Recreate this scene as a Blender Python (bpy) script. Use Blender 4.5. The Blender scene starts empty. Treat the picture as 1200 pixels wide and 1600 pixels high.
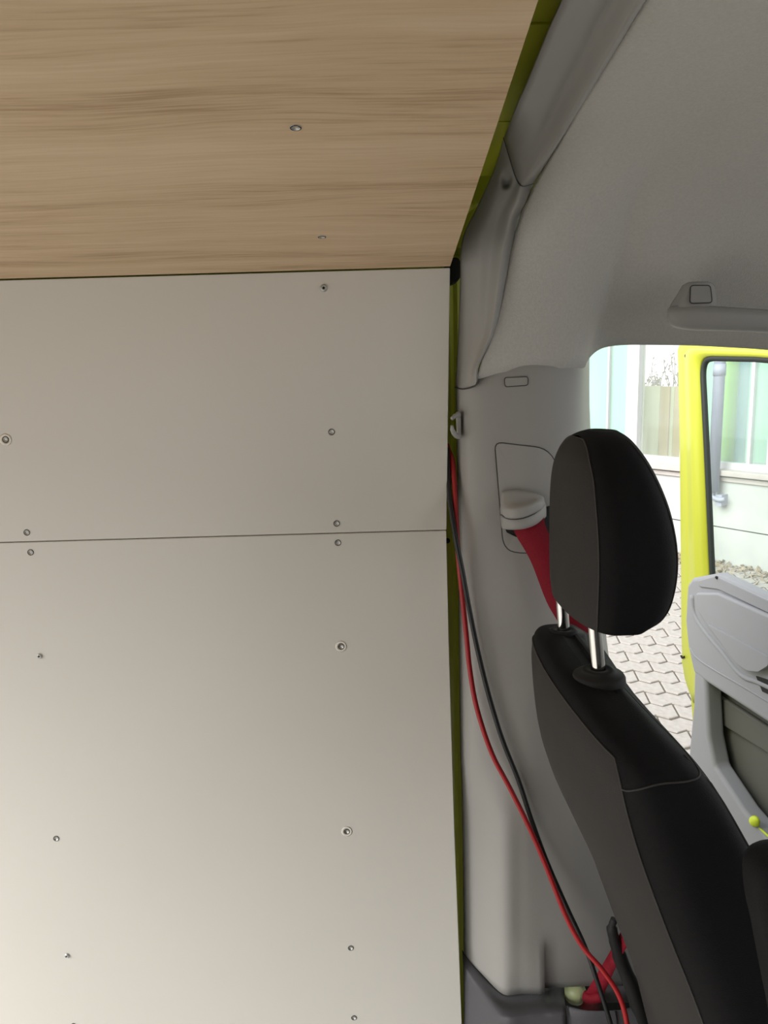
import bpy, bmesh, math, random
from mathutils import Vector as V
random.seed(7)
sc = bpy.context.scene
COL = sc.collection
# ------------------------------------------------------------------ camera, sky, exposure
F_PX, PITCH, ROLL, EYE = 1150.0, math.radians(10.4), math.radians(1.6), V((0, 0, 1.75))
FW = V((0, math.cos(PITCH), -math.sin(PITCH)))
U0 = V((0, math.sin(PITCH), math.cos(PITCH)))
RT = V((1, 0, 0)) * math.cos(ROLL) - U0 * math.sin(ROLL)
UP = V((1, 0, 0)) * math.sin(ROLL) + U0 * math.cos(ROLL)
cam = bpy.data.objects.new('camera', bpy.data.cameras.new('camera'))
COL.objects.link(cam)
from mathutils import Matrix
m3 = Matrix((RT, UP, -FW)).transposed()
cam.matrix_world = Matrix.Translation(EYE) @ m3.to_4x4()
cam.data.sensor_fit = 'VERTICAL'
cam.data.sensor_height = 36
cam.data.lens = F_PX / 1600 * 36
cam.data.clip_start = 0.02
sc.camera = cam

world = bpy.data.worlds.new('overcast_sky')
sc.world = world
world.use_nodes = True
bg = world.node_tree.nodes['Background']
bg.inputs[0].default_value = (0.97, 0.98, 1.0, 1)
bg.inputs[1].default_value = 0.78
sun = bpy.data.objects.new('veiled_sun', bpy.data.lights.new('veiled_sun', 'SUN'))
COL.objects.link(sun)
sun.data.energy = 3.0
sun.data.angle = math.radians(45)
sun.data.color = (1.0, .98, .95)
sun.rotation_euler = V((.75, .45, -.6)).to_track_quat('-Z', 'Y').to_euler()
sc.view_settings.view_transform = 'Standard'
sc.view_settings.look = 'None'
sc.view_settings.gamma = 1
sc.view_settings.use_curve_mapping = False
sc.view_settings.exposure = 0.85
sc.cycles.max_bounces = 14
sc.cycles.diffuse_bounces = 8
sc.cycles.transparent_max_bounces = 12
sc.cycles.sample_clamp_indirect = 6

# ------------------------------------------------------------------ measuring helpers (sight line -> point on a known plane)
def ray(x, y):
    return FW + RT * ((x - 600) / F_PX) + UP * ((800 - y) / F_PX)
def PY(x, y, Y):
    d = ray(x, y); return EYE + d * (Y / d.y)
def PT(x, y, Y):
    # cab trim stands proud of the load-bay boards
    return PY(x, y, Y - (.05 if x < 760 else .05 * min(1, max(0, (1.34 - Y) / .09))))
def PX(x, y, X):
    d = ray(x, y); return EYE + d * (X / d.x)
def PZ(x, y, Z):
    d = ray(x, y); return EYE + d * ((Z - EYE.z) / d.z)
def PP(x, y, p0, n):
    d = ray(x, y); return EYE + d * ((p0 - EYE).dot(n) / d.dot(n))

# ------------------------------------------------------------------ mesh helpers
def link(name, me, mat, parent=None, smooth=False):
    o = bpy.data.objects.new(name, me)
    COL.objects.link(o)
    if mat is not None:
        for mm in (mat if isinstance(mat, (list, tuple)) else [mat]):
            me.materials.append(mm)
    if smooth:
        for p in me.polygons: p.use_smooth = True
    if parent is not None:
        o.parent = parent
        if parent.type == 'EMPTY':
            o.location = -parent.location
    return o
def mesh(name, vs, fs, mat, parent=None, smooth=False, recalc=True):
    me = bpy.data.meshes.new(name)
    me.from_pydata([tuple(v) for v in vs], [], fs)
    if recalc:
        bm = bmesh.new(); bm.from_mesh(me)
        bmesh.ops.recalc_face_normals(bm, faces=bm.faces)
        bm.to_mesh(me); bm.free()
    me.update()
    return link(name, me, mat, parent, smooth)
def thing(name, label, cat, loc=(0, 0, 0), group=None, kind=None):
    o = bpy.data.objects.new(name, None); COL.objects.link(o)
    o.location = loc
    return tag(o, label, cat, group, kind)
def tag(o, label, cat=None, group=None, kind=None):
    o['label'] = label
    if cat: o['category'] = cat
    if group: o['group'] = group
    if kind: o['kind'] = kind
    return o
def cr(pts, n):
    """Catmull-Rom through pts, n samples per span."""
    pts = [V(p) for p in pts]; out = []
    for i in range(len(pts) - 1):
        p0 = pts[i - 1] if i else pts[0] * 2 - pts[1]
        p1, p2 = pts[i], pts[i + 1]
        p3 = pts[i + 2] if i + 2 < len(pts) else p2 * 2 - p1
        for k in range(n):
            t = k / n
            out.append(0.5 * ((2 * p1) + (p2 - p0) * t + (2 * p0 - 5 * p1 + 4 * p2 - p3) * t * t + (3 * p1 - p0 - 3 * p2 + p3) * t ** 3))
    out.append(pts[-1])
    return out
def lin(tab, z):
    tab = sorted(tab)
    if z <= tab[0][0]: return tab[0][1]
    for (a, x), (b, y) in zip(tab, tab[1:]):
        if z <= b:
            return x + (y - x) * (z - a) / (b - a)
    return tab[-1][1]
def smo(tab, z):
    tab = sorted(tab)
    if z <= tab[0][0]: return tab[0][1]
    if z >= tab[-1][0]: return tab[-1][1]
    for i in range(len(tab) - 1):
        a, x = tab[i]; b, y = tab[i + 1]
        if z <= b:
            d = b - a
            m0 = (y - tab[i - 1][1]) / (b - tab[i - 1][0]) if i else (y - x) / d
            m1 = (tab[i + 2][1] - x) / (tab[i + 2][0] - a) if i + 2 < len(tab) else (y - x) / d
            t = (z - a) / d
            return (2 * t ** 3 - 3 * t * t + 1) * x + (t ** 3 - 2 * t * t + t) * m0 * d + (-2 * t ** 3 + 3 * t * t) * y + (t ** 3 - t * t) * m1 * d
def grid(name, rows, mat, parent=None, nu=1, nv=1, closed=False, thick=0, smooth=True, flip=False, cap=False):
    if nu > 1: rows = [cr(r, nu) for r in rows]
    if nv > 1:
        cols = [cr([r[j] for r in rows], nv) for j in range(len(rows[0]))]
        rows = [[c[i] for c in cols] for i in range(len(cols[0]))]
    n = len(rows[0]); vs = [p for r in rows for p in r]; fs = []
    for i in range(len(rows) - 1):
        for j in range(n if closed else n - 1):
            k = (j + 1) % n
            f = (i * n + j, i * n + k, (i + 1) * n + k, (i + 1) * n + j)
            fs.append(f[::-1] if flip else f)
    if cap:
        fs.append(tuple(range(n))); b = (len(rows) - 1) * n; fs.append(tuple(range(b, b + n))[::-1])
    o = mesh(name, vs, fs, mat, parent, smooth, recalc=(cap or closed))
    if thick:
        md = o.modifiers.new('thickness', 'SOLIDIFY'); md.thickness = thick; md.offset = -1
    return o
def tube(name, pts, r, mat, parent=None, seg=10, n=6, flat=None):
    pts = cr(pts, n) if n > 1 else [V(p) for p in pts]
    vs, fs = [], []
    up = V((0.123, 0.31, 0.94)).normalized()
    m = len(pts)
    for i, p in enumerate(pts):
        d = (pts[min(i + 1, m - 1)] - pts[max(i - 1, 0)]).normalized()
        a = d.cross(up).normalized(); b = a.cross(d).normalized(); up = b
        rr = r[min(int(i * len(r) / m), len(r) - 1)] if isinstance(r, (list, tuple)) else r
        for k in range(seg):
            t = 2 * math.pi * k / seg
            vs.append(p + a * (math.cos(t) * rr) + b * (math.sin(t) * rr))
    for i in range(m - 1):
        for k in range(seg):
            q = (k + 1) % seg
            fs.append((i * seg + k, i * seg + q, (i + 1) * seg + q, (i + 1) * seg + k))
    fs.append(tuple(range(seg))[::-1]); fs.append(tuple((m - 1) * seg + k for k in range(seg)))
    return mesh(name, vs, fs, mat, parent, True)
def lathe(name, prof, base, axis, mat, parent=None, seg=24, sx=1.0, matidx=None):
    axis = V(axis).normalized()
    a = axis.orthogonal().normalized(); b = axis.cross(a)
    vs, fs = [], []
    for r, h in prof:
        for k in range(seg):
            t = 2 * math.pi * k / seg
            vs.append(V(base) + axis * h + a * (r * math.cos(t) * sx) + b * (r * math.sin(t)))
    for i in range(len(prof) - 1):
        for k in range(seg):
            q = (k + 1) % seg
            fs.append((i * seg + k, i * seg + q, (i + 1) * seg + q, (i + 1) * seg + k))
    if prof[-1][0] > 1e-5: fs.append(tuple((len(prof) - 1) * seg + k for k in range(seg)))
    o = mesh(name, vs, fs, mat, parent, True)
    if matidx:
        for i, p in enumerate(o.data.polygons):
            p.material_index = matidx[min(i // seg, len(matidx) - 1)]
    return o
def prism(name, poly, ext, mat, parent=None, bevel=0, seg=2, smooth=None):
    """polygon (3D, planar) pushed along vector ext."""
    poly = [V(p) for p in poly]; n = len(poly); ext = V(ext)
    vs = poly + [p + ext for p in poly]
    fs = [tuple(range(n)), tuple(range(2 * n - 1, n - 1, -1))]
    for i in range(n):
        j = (i + 1) % n; fs.append((i, j, n + j, n + i))
    o = mesh(name, vs, fs, mat, parent, bool(bevel) if smooth is None else smooth)
    if bevel:
        md = o.modifiers.new('bevel', 'BEVEL'); md.width = bevel; md.segments = seg; md.limit_method = 'ANGLE'; md.angle_limit = math.radians(35)
        wn = o.modifiers.new('normals', 'WEIGHTED_NORMAL'); wn.keep_sharp = False
    return o
def box(name, lo, hi, mat, parent=None, bevel=0):
    x0, y0, z0 = lo; x1, y1, z1 = hi
    return prism(name, [(x0, y0, z0), (x1, y0, z0), (x1, y1, z0), (x0, y1, z0)], (0, 0, z1 - z0), mat, parent, bevel)
def rounded(poly, r, n=4):
    """round the corners of a 3D planar polygon."""
    poly = [V(p) for p in poly]; out = []
    for i, p in enumerate(poly):
        a = poly[i - 1]; b = poly[(i + 1) % len(poly)]
        rr = r[i] if isinstance(r, (list, tuple)) else r
        da = (a - p); db = (b - p)
        ra = min(rr, da.length * .45); rb = min(rr, db.length * .45)
        s = p + da.normalized() * ra; e = p + db.normalized() * rb
        for k in range(n + 1):
            t = k / n
            out.append(s * (1 - t) ** 2 + p * (2 * t * (1 - t)) + e * t * t)
    return out

# ------------------------------------------------------------------ materials
def srgb(r, g, b):
    f = lambda c: (c / 255 / 12.92) if c <= 10 else ((c / 255 + .055) / 1.055) ** 2.4
    return (f(r), f(g), f(b), 1)
def pmat(name, col, rough=.5, metal=0, var=.06, nscale=6, bump=0, bscale=300, spec=.5, coat=0, sheen=0):
    m = bpy.data.materials.new(name); m.use_nodes = True
    nt = m.node_tree; b = nt.nodes['Principled BSDF']
    tc = nt.nodes.new('ShaderNodeTexCoord')
    nz = nt.nodes.new('ShaderNodeTexNoise'); nz.inputs['Scale'].default_value = nscale; nz.inputs['Detail'].default_value = 4
    nt.links.new(tc.outputs['Object'], nz.inputs['Vector'])
    rp = nt.nodes.new('ShaderNodeValToRGB')
    c = V(col[:3])
    rp.color_ramp.elements[0].position = .3; rp.color_ramp.elements[1].position = .7
    rp.color_ramp.elements[0].color = (*(c * (1 - var)), 1); rp.color_ramp.elements[1].color = (*(c * (1 + var)), 1)
    nt.links.new(nz.outputs['Fac'], rp.inputs['Fac']); nt.links.new(rp.outputs['Color'], b.inputs['Base Color'])
    b.inputs['Roughness'].default_value = rough; b.inputs['Metallic'].default_value = metal
    b.inputs['Specular IOR Level'].default_value = spec
    b.inputs['Coat Weight'].default_value = coat
    b.inputs['Sheen Weight'].default_value = sheen
    if bump:
        n2 = nt.nodes.new('ShaderNodeTexNoise'); n2.inputs['Scale'].default_value = bscale; n2.inputs['Detail'].default_value = 3
        nt.links.new(tc.outputs['Object'], n2.inputs['Vector'])
        bp = nt.nodes.new('ShaderNodeBump'); bp.inputs['Strength'].default_value = bump; bp.inputs['Distance'].default_value = .002
        nt.links.new(n2.outputs['Fac'], bp.inputs['Height']); nt.links.new(bp.outputs['Normal'], b.inputs['Normal'])
    return m
def wood_mat():
    m = bpy.data.materials.new('oak_laminate'); m.use_nodes = True
    nt = m.node_tree; b = nt.nodes['Principled BSDF']; N = nt.nodes.new; L = nt.links.new
    tc = N('ShaderNodeTexCoord')
    warp = N('ShaderNodeTexNoise'); warp.inputs['Scale'].default_value = 2.2; warp.inputs['Detail'].default_value = 2
    mw = N('ShaderNodeMapping'); mw.inputs['Scale'].default_value = (1, 3.0, 1)
    L(tc.outputs['Object'], mw.inputs['Vector']); L(mw.outputs['Vector'], warp.inputs['Vector'])
    va = N('ShaderNodeVectorMath'); va.operation = 'MULTIPLY_ADD'; va.inputs[1].default_value = (0, .05, 0)
    L(warp.outputs['Color'], va.inputs[0]); L(tc.outputs['Object'], va.inputs[2])
    def layer(sx, sy, det):
        mp = N('ShaderNodeMapping'); mp.inputs['Scale'].default_value = (sx, sy, 1)
        L(va.outputs['Vector'], mp.inputs['Vector'])
        nz = N('ShaderNodeTexNoise'); nz.inputs['Scale'].default_value = 1; nz.inputs['Detail'].default_value = det; nz.inputs['Roughness'].default_value = .6
        L(mp.outputs['Vector'], nz.inputs['Vector']); return nz
    a = layer(2.2, 42, 5); c = layer(9, 260, 3); d = layer(1.2, 9, 2)
    mx = N('ShaderNodeMix'); mx.data_type = 'FLOAT'; mx.inputs['Factor'].default_value = .42
    L(a.outputs['Fac'], mx.inputs['A']); L(c.outputs['Fac'], mx.inputs['B'])
    m2 = N('ShaderNodeMix'); m2.data_type = 'FLOAT'; m2.inputs['Factor'].default_value = .3
    L(mx.outputs['Result'], m2.inputs['A']); L(d.outputs['Fac'], m2.inputs['B'])
    rp = N('ShaderNodeValToRGB'); e = rp.color_ramp.elements
    e[0].position = .38; e[0].color = WOOD[0]; e[1].position = .61; e[1].color = WOOD[2]
    k = e.new(.48); k.color = WOOD[1]
    L(m2.outputs['Result'], rp.inputs['Fac']); L(rp.outputs['Color'], b.inputs['Base Color'])
    b.inputs['Roughness'].default_value = .55; b.inputs['Specular IOR Level'].default_value = .3
    bp = N('ShaderNodeBump'); bp.inputs['Strength'].default_value = .12; bp.inputs['Distance'].default_value = .001
    L(c.outputs['Fac'], bp.inputs['Height']); L(bp.outputs['Normal'], b.inputs['Normal'])
    return m
def glass_mat(name, col, mix):
    m = bpy.data.materials.new(name); m.use_nodes = True
    nt = m.node_tree; nt.nodes.clear(); N = nt.nodes.new; L = nt.links.new
    out = N('ShaderNodeOutputMaterial'); tr = N('ShaderNodeBsdfTransparent'); tr.inputs[0].default_value = (*col[:3], 1)
    df = N('ShaderNodeBsdfDiffuse'); df.inputs[0].default_value = (*col[:3], 1)
    gl = N('ShaderNodeBsdfGlossy'); gl.inputs['Roughness'].default_value = .03
    nz = N('ShaderNodeTexNoise'); nz.inputs['Scale'].default_value = 3
    ma = N('ShaderNodeMath'); ma.operation = 'MULTIPLY_ADD'; ma.inputs[1].default_value = .12; ma.inputs[2].default_value = mix - .06
    L(nz.outputs['Fac'], ma.inputs[0])
    m1 = N('ShaderNodeMixShader'); L(ma.outputs[0], m1.inputs[0]); L(tr.outputs[0], m1.inputs[1]); L(df.outputs[0], m1.inputs[2])
    fr = N('ShaderNodeLayerWeight'); fr.inputs[0].default_value = .25; fq = N('ShaderNodeMath'); fq.operation = 'MULTIPLY_ADD'; fq.inputs[1].default_value = .12; fq.inputs[2].default_value = .02; L(fr.outputs['Facing'], fq.inputs[0])
    m2 = N('ShaderNodeMixShader'); L(fq.outputs[0], m2.inputs[0]); L(m1.outputs[0], m2.inputs[1]); L(gl.outputs[0], m2.inputs[2])
    L(m2.outputs[0], out.inputs[0])
    return m
WOOD = [srgb(170, 143, 111), srgb(199, 174, 142), srgb(211, 188, 158)]
M = {}
M['wood'] = wood_mat()
M['white_panel'] = pmat('white_laminate', srgb(217, 215, 209), .3, var=.012, nscale=3, bump=.03, bscale=500, spec=.35)
M['zinc'] = pmat('zinc_plated_steel', srgb(186, 188, 186), .42, .7, .1, 200)
M['hole'] = pmat('dark_recess', srgb(30, 30, 30), .7, var=.1)
M['chip'] = pmat('chipped_laminate', srgb(236, 232, 222), .8, var=.05, nscale=300)
M['trim'] = pmat('light_grey_plastic', srgb(157, 156, 153), .52, var=.012, bump=.12, bscale=900, spec=.4)
M['groove'] = pmat('painted_gap_shade', srgb(66, 66, 66), .8, var=.05)  # dark line colour standing in for the shade in gaps between trim plates
M['headliner'] = pmat('headliner_fabric', srgb(190, 188, 183), .95, var=.05, nscale=260, bump=.55, bscale=520, spec=.1, sheen=.15)
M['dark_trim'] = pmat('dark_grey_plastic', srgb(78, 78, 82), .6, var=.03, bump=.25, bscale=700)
M['dash'] = pmat('mid_grey_plastic', srgb(140, 140, 139), .7, var=.03, bump=.2, bscale=500)
M['yellow'] = pmat('lime_yellow_paint', srgb(190, 195, 60), .35, var=.02, coat=.3)
M['black'] = pmat('black_rubber', srgb(20, 20, 21), .7, var=.1)
M['seat_black'] = pmat('black_seat_cloth', srgb(13, 13, 16), .8, var=.12, nscale=500, bump=.4, bscale=900, spec=.25)
M['seat_grey'] = pmat('anthracite_leatherette', srgb(44, 42, 41), .65, var=.05, nscale=40, bump=.3, bscale=800, spec=.3)
M['thread'] = pmat('seam_thread', srgb(60, 58, 57), .8, var=.1, nscale=400)
M['chrome'] = pmat('chrome', srgb(225, 225, 222), .09, 1, .02)
M['belt'] = pmat('red_webbing', srgb(128, 22, 38), .7, var=.1, nscale=400, bump=.4, bscale=700, spec=.2)
M['red'] = pmat('red_cable_sheath', srgb(160, 28, 34), .4, var=.05, nscale=20)
M['blackcab'] = pmat('black_cable_sheath', srgb(26, 28, 30), .42, var=.08, nscale=20)
M['card'] = pmat('pale_grey_door_plastic', srgb(158, 159, 166), .6, var=.012, bump=.15, bscale=900, spec=.3)
M['bin'] = pmat('grey_door_bin', srgb(100, 100, 95), .65, var=.03, bump=.15, bscale=700)
M['seal'] = pmat('window_rubber', srgb(40, 46, 44), .6, var=.1)
M['glass'] = glass_mat('car_glass', (.93, .97, .95), .05)
M['floor'] = pmat('pale_floor_board', srgb(216, 213, 206), .6, var=.06, nscale=12)
M['paver'] = pmat('concrete_paver', srgb(168, 163, 158), .9, var=.1, nscale=30, bump=.4, bscale=180, spec=.2)
M['joint'] = pmat('paver_joint_sand', srgb(104, 99, 90), .95, var=.15, nscale=60, bump=.5, bscale=200, spec=.1)
M['concrete'] = pmat('weathered_white_concrete', srgb(184, 187, 184), .9, var=.09, nscale=3, bump=.3, bscale=60, spec=.2)
M['sill'] = pmat('sill_stone', srgb(180, 174, 170), .85, var=.08, nscale=9)
M['mullion'] = pmat('white_window_frame', srgb(205, 203, 206), .6, var=.03)
M['pipe'] = pmat('grey_pvc', srgb(164, 168, 184), .5, var=.04)
M['teal'] = glass_mat('teal_glass', srgb(232, 247, 241), .2)
M['clear'] = glass_mat('clear_pane', (.95, .96, .93), .12)
M['backwall'] = pmat('pale_green_board', srgb(206, 232, 222), .9, var=.05)
M['roll_lime'] = pmat('lime_roll', srgb(220, 228, 84), .7, var=.05)
M['roll_blue'] = pmat('blue_roll', srgb(70, 130, 180), .7, var=.08)
M['board_brown'] = pmat('brown_board', srgb(176, 152, 96), .85, var=.08, nscale=5)
M['board_sage'] = pmat('sage_board', srgb(188, 190, 150), .85, var=.06, nscale=5)
M['leaf'] = pmat('dry_green_leaf', srgb(120, 124, 84), .8, var=.2, nscale=10)
M['twig'] = pmat('brown_twig', srgb(96, 84, 66), .9, var=.2)
M['gravel'] = pmat('gravel_and_litter', srgb(150, 140, 124), .95, var=.3, nscale=18)
M['olive'] = pmat('olive_body_paint', srgb(166, 176, 132), .45, var=.04)
M['neon'] = pmat('neon_yellow_tab', srgb(214, 232, 60), .5, var=.03)

# ================================================================== SETTING: the load-bay lining
YW = 1.2
# ---- left wall: two white boards
wall = thing('wall_left', 'white laminate boards lining the left wall of the load bay', None, (-.9, YW, .45), kind='structure')
def wall_panel(pts, label):
    o = prism('wall_panel', pts, (0, .012, 0), M['white_panel'], wall, .0012, 1)
    o['label'] = label
    return o
zt = 1.917; zs = 1.496
up_panel = wall_panel([(-2.1, YW, zs + .0007), (.1035, YW, zs + .0007), (.114, YW, zt - .002), (-2.1, YW, zt - .002)], 'shorter upper white board below the wood ceiling')
low_panel = wall_panel([(-2.1, YW, .452), (.124, YW, .452), (.121, YW, .536), (.111, YW, .94), (.105, YW, 1.3), (.103, YW, zs - .0007), (-2.1, YW, zs - .0007)], 'tall lower white board down to the floor')
SCREW = {}
def screw(p, axis, parent, kind, s=1.0):
    """countersunk head with socket; 'dome' = raised head."""
    if kind not in SCREW:
        if kind == 'dome':
            prof = [(.0062, 0), (.0060, .0012), (.0046, .0030), (.0024, .0040), (.0022, .0024), (0.0, .0022)]
            idx = [0, 0, 0, 0, 1, 1]
        else:
            prof = [(.0056, 0), (.0056, .0006), (.0044, .0008), (.0042, .0003), (.0018, .0003), (.0016, -.0012), (0.0, -.0014)]
            idx = [0, 1, 0, 0, 0, 1, 1]
        o = lathe('screw', prof, (0, 0, 0), (0, 0, 1), [M['zinc'], M['hole']], None, 16, matidx=idx)
        SCREW[kind] = o.data
    else:
        o = bpy.data.objects.new('screw', SCREW[kind]); COL.objects.link(o)
    o.parent = parent; o.location = p
    o.rotation_euler = V(axis).to_track_quat('Z', 'Y').to_euler()
    o.scale = (s, s, s)
    return o
for px, py, k in [(9, 687, 'flat'), (42, 832, 'flat'), (48, 863, 'flat'), (62, 1025, 'dome'), (88, 1310, 'flat'), (105, 1493, 'dome'), (115, 1602, 'flat'),
                  (506, 450, 'dome'), (518, 675, 'flat'), (526, 818, 'flat'), (528, 848, 'flat'), (533, 1010, 'flat'), (542, 1299, 'flat'), (548, 1481, 'flat'), (553, 1590, 'flat')]:
    p = PY(px, py, YW); p.y = YW - .0002
    par = up_panel if p.z > zs else low_panel
    screw(p, (0, -1, 0), par, k, .8 if py in (1025, 1493) else .95)
    if py in (1010, 1299, 687):
        lathe('chipped_ring', [(.0062, 0), (.0080, .0007), (.0100, 0.0)], p + V((0, -.0001, 0)), (0, -1, 0), M['chip'], par, 18)

# ---- ceiling: oak board rising gently from the wall
def wood_z(Y):
    return lin([(-.5, 2.045), (.3, 2.045), (.58, 2.011), (1.2, 1.917)], Y) if Y < .58 else 1.917 + .1516 * (1.2 - Y)
ceil = thing('ceiling', 'oak grain laminate board lining the roof above the white wall', None, (-.9, .4, 2.0), kind='structure')
rows = []
for Y in [1.2, 1.0, .8, .58, .45, .3, 0, -.5]:
    rows.append([V((-2.1, Y, wood_z(Y))), V((lin([(-.5, .124), (.58, .12), (1.2, .114)], Y), Y, wood_z(Y)))])
wp = grid('wood_panel', rows, M['wood'], ceil, 1, 1, thick=.012, smooth=False)
wp.modifiers['thickness'].offset = 1 if (wp.data.polygons[0].normal.z > 0) else -1
wnrm = V((0, -.1516, -1)).normalized()
for px, py in [(462, 199), (503, 370)]:
    d = ray(px, py); t = (zt - EYE.z + .1516 * YW) / (d.z + .1516 * d.y)
    screw(EYE + d * t + wnrm * .0002, wnrm, wp, 'flat', 1.0)

# ---- floor of the van
fl = prism('floor', [(-2.2, -.55, .40), (1.5, -.55, .40), (1.5, 1.32, .40), (-2.2, 1.32, .40)], (0, 0, .05), M['floor'])
tag(fl, 'grey board floor of the van', kind='structure')

wr = thing('wall_right', 'unseen right wall boards, white at the rear, dark ones added to shade the cab', None, (-.5, -.55, .45), kind='structure')
box('wall_panel', (-2.2, -.56, .452), (-1.8, -.548, 2.03), M['white_panel'], wr)
box('wall_panel', (-.6, -.56, .452), (.40, -.548, 2.03), M['dark_trim'], wr)  # unseen board made dark to keep bounce light off the headliner curve
box('wall_panel', (.41, -.56, .47), (1.3, -.548, 2.03), M['dark_trim'], wr)  # solid dark board across the unseen passenger window, shades the cab
# ================================================================== painted van body
body = thing('yellow_van', 'lime yellow van body around the cab with its open driver door', 'van', (-.4, .4, .3))
box('side_skin', (-2.2, 1.335, .3), (.33, 1.35, 2.11), M['yellow'], body)
box('roof_skin', (-2.2, -.58, 2.11), (1.25, 1.35, 2.125), M['yellow'], body)
box('cant_rail', (-2.2, 1.262, 1.955), (.33, 1.334, 2.108), M['yellow'], body)
box('sill_skin', (.05, 1.335, .25), (1.5, 1.37, .42), M['yellow'], body)
box('unseen_right_skin', (-2.2, -.58, .3), (-1.8, -.565, 2.11), M['yellow'], body)
box('unseen_right_skin', (.42, -.58, .3), (1.3, -.565, 2.11), M['yellow'], body)  # closed side added where the passenger window would be, darkens the cab
box('unseen_right_skin', (-.6, -.58, .3), (.42, -.565, 2.11), M['yellow'], body)  # unseen side; door opening pushed rearward to hold light off the cove
box('roof_rail', (-1.8, -.58, 1.92), (1.25, -.55, 2.11), M['yellow'], body)
# pillar post seen as a thin strip beside the white boards
rows = []
for z in (.45, .8, 1.3, 1.7, 1.93):
    rows.append([V((.02, 1.275, z)), V((.1195, 1.275, z)), V((.127, 1.288, z)), V((.134, 1.288, z)), V((.142, 1.30, z)), V((.34, 1.325, z))])
post = grid('pillar_post', rows, M['yellow'], body, thick=.002, smooth=False)
for px, py in [(700, 777), (699, 845)]:
    lathe('rivet_hole', [(.005, 0), (.004, .0006), (0, .0008)], PY(px, py, 1.2735), (0, -1, 0), M['hole'], post, 12)
# roof bow above the oak board
def bow_z(Y): return lin([(-.4, 2.09), (.75, 2.085), (1.0, 2.075), (1.2, 2.05)], Y)
rows = []
for Y in (-.4, .2, .6, .8, .95, 1.08, 1.2):
    z = bow_z(Y)
    rows.append([V((.02, Y, z)), V((.15, Y, z)), V((.19, Y, z)), V((.25, Y, z))])
bow = grid('roof_bow', rows, M['yellow'], body, thick=.002, smooth=False)
for y0, y1 in ((.40, .66), (.78, .86), (1.02, 1.10)):
    grid('doubler_plate', [[V((x, Y, bow_z(Y) - .003)) for x in (.04, .2)] for Y in (y0, y1)], M['yellow'], bow, thick=.002, smooth=False)
grid('corner_lip', [[PY(690, 300, 1.21), PY(722, 302, 1.21), PY(744, 316, 1.205)],
                    [PY(686, 318, 1.20), PY(722, 318, 1.195), PY(747, 321, 1.195)],
                    [PY(690, 345, 1.215), PY(716, 338, 1.21), PY(731, 332, 1.205)],
                    [PY(686, 385, 1.235), PY(702, 380, 1.235), PY(712, 366, 1.23)]], M['yellow'], body, 3, 3, thick=.002)
foam = [PY(x, y, 1.222) for x, y in [(696, 404), (716, 401), (721, 412), (721, 432), (714, 441), (696, 446)]]
prism('foam_stop', rounded(foam, .008), (0, .03, 0), M['black'], body, .002)

cabf = tag(prism('floor', [(.42, -.56, .452), (1.6, -.56, .452), (1.6, 1.30, .452), (.42, 1.30, .452)], (0, 0, .012), M['dash']), 'grey carpeted floor of the cab', kind='structure')
dash = grid('dashboard', [[V((x, y, z)) for y in (-.56, .4, 1.28)] for x, z in ((1.38, .464), (1.30, .75), (1.22, .98), (1.26, 1.10), (1.40, 1.16), (1.75, 1.14), (1.9, 1.0), (1.9, .464))], M['dash'], None, 4, 4)
tag(dash, 'grey dashboard across the front of the cab', 'dashboard')
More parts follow.
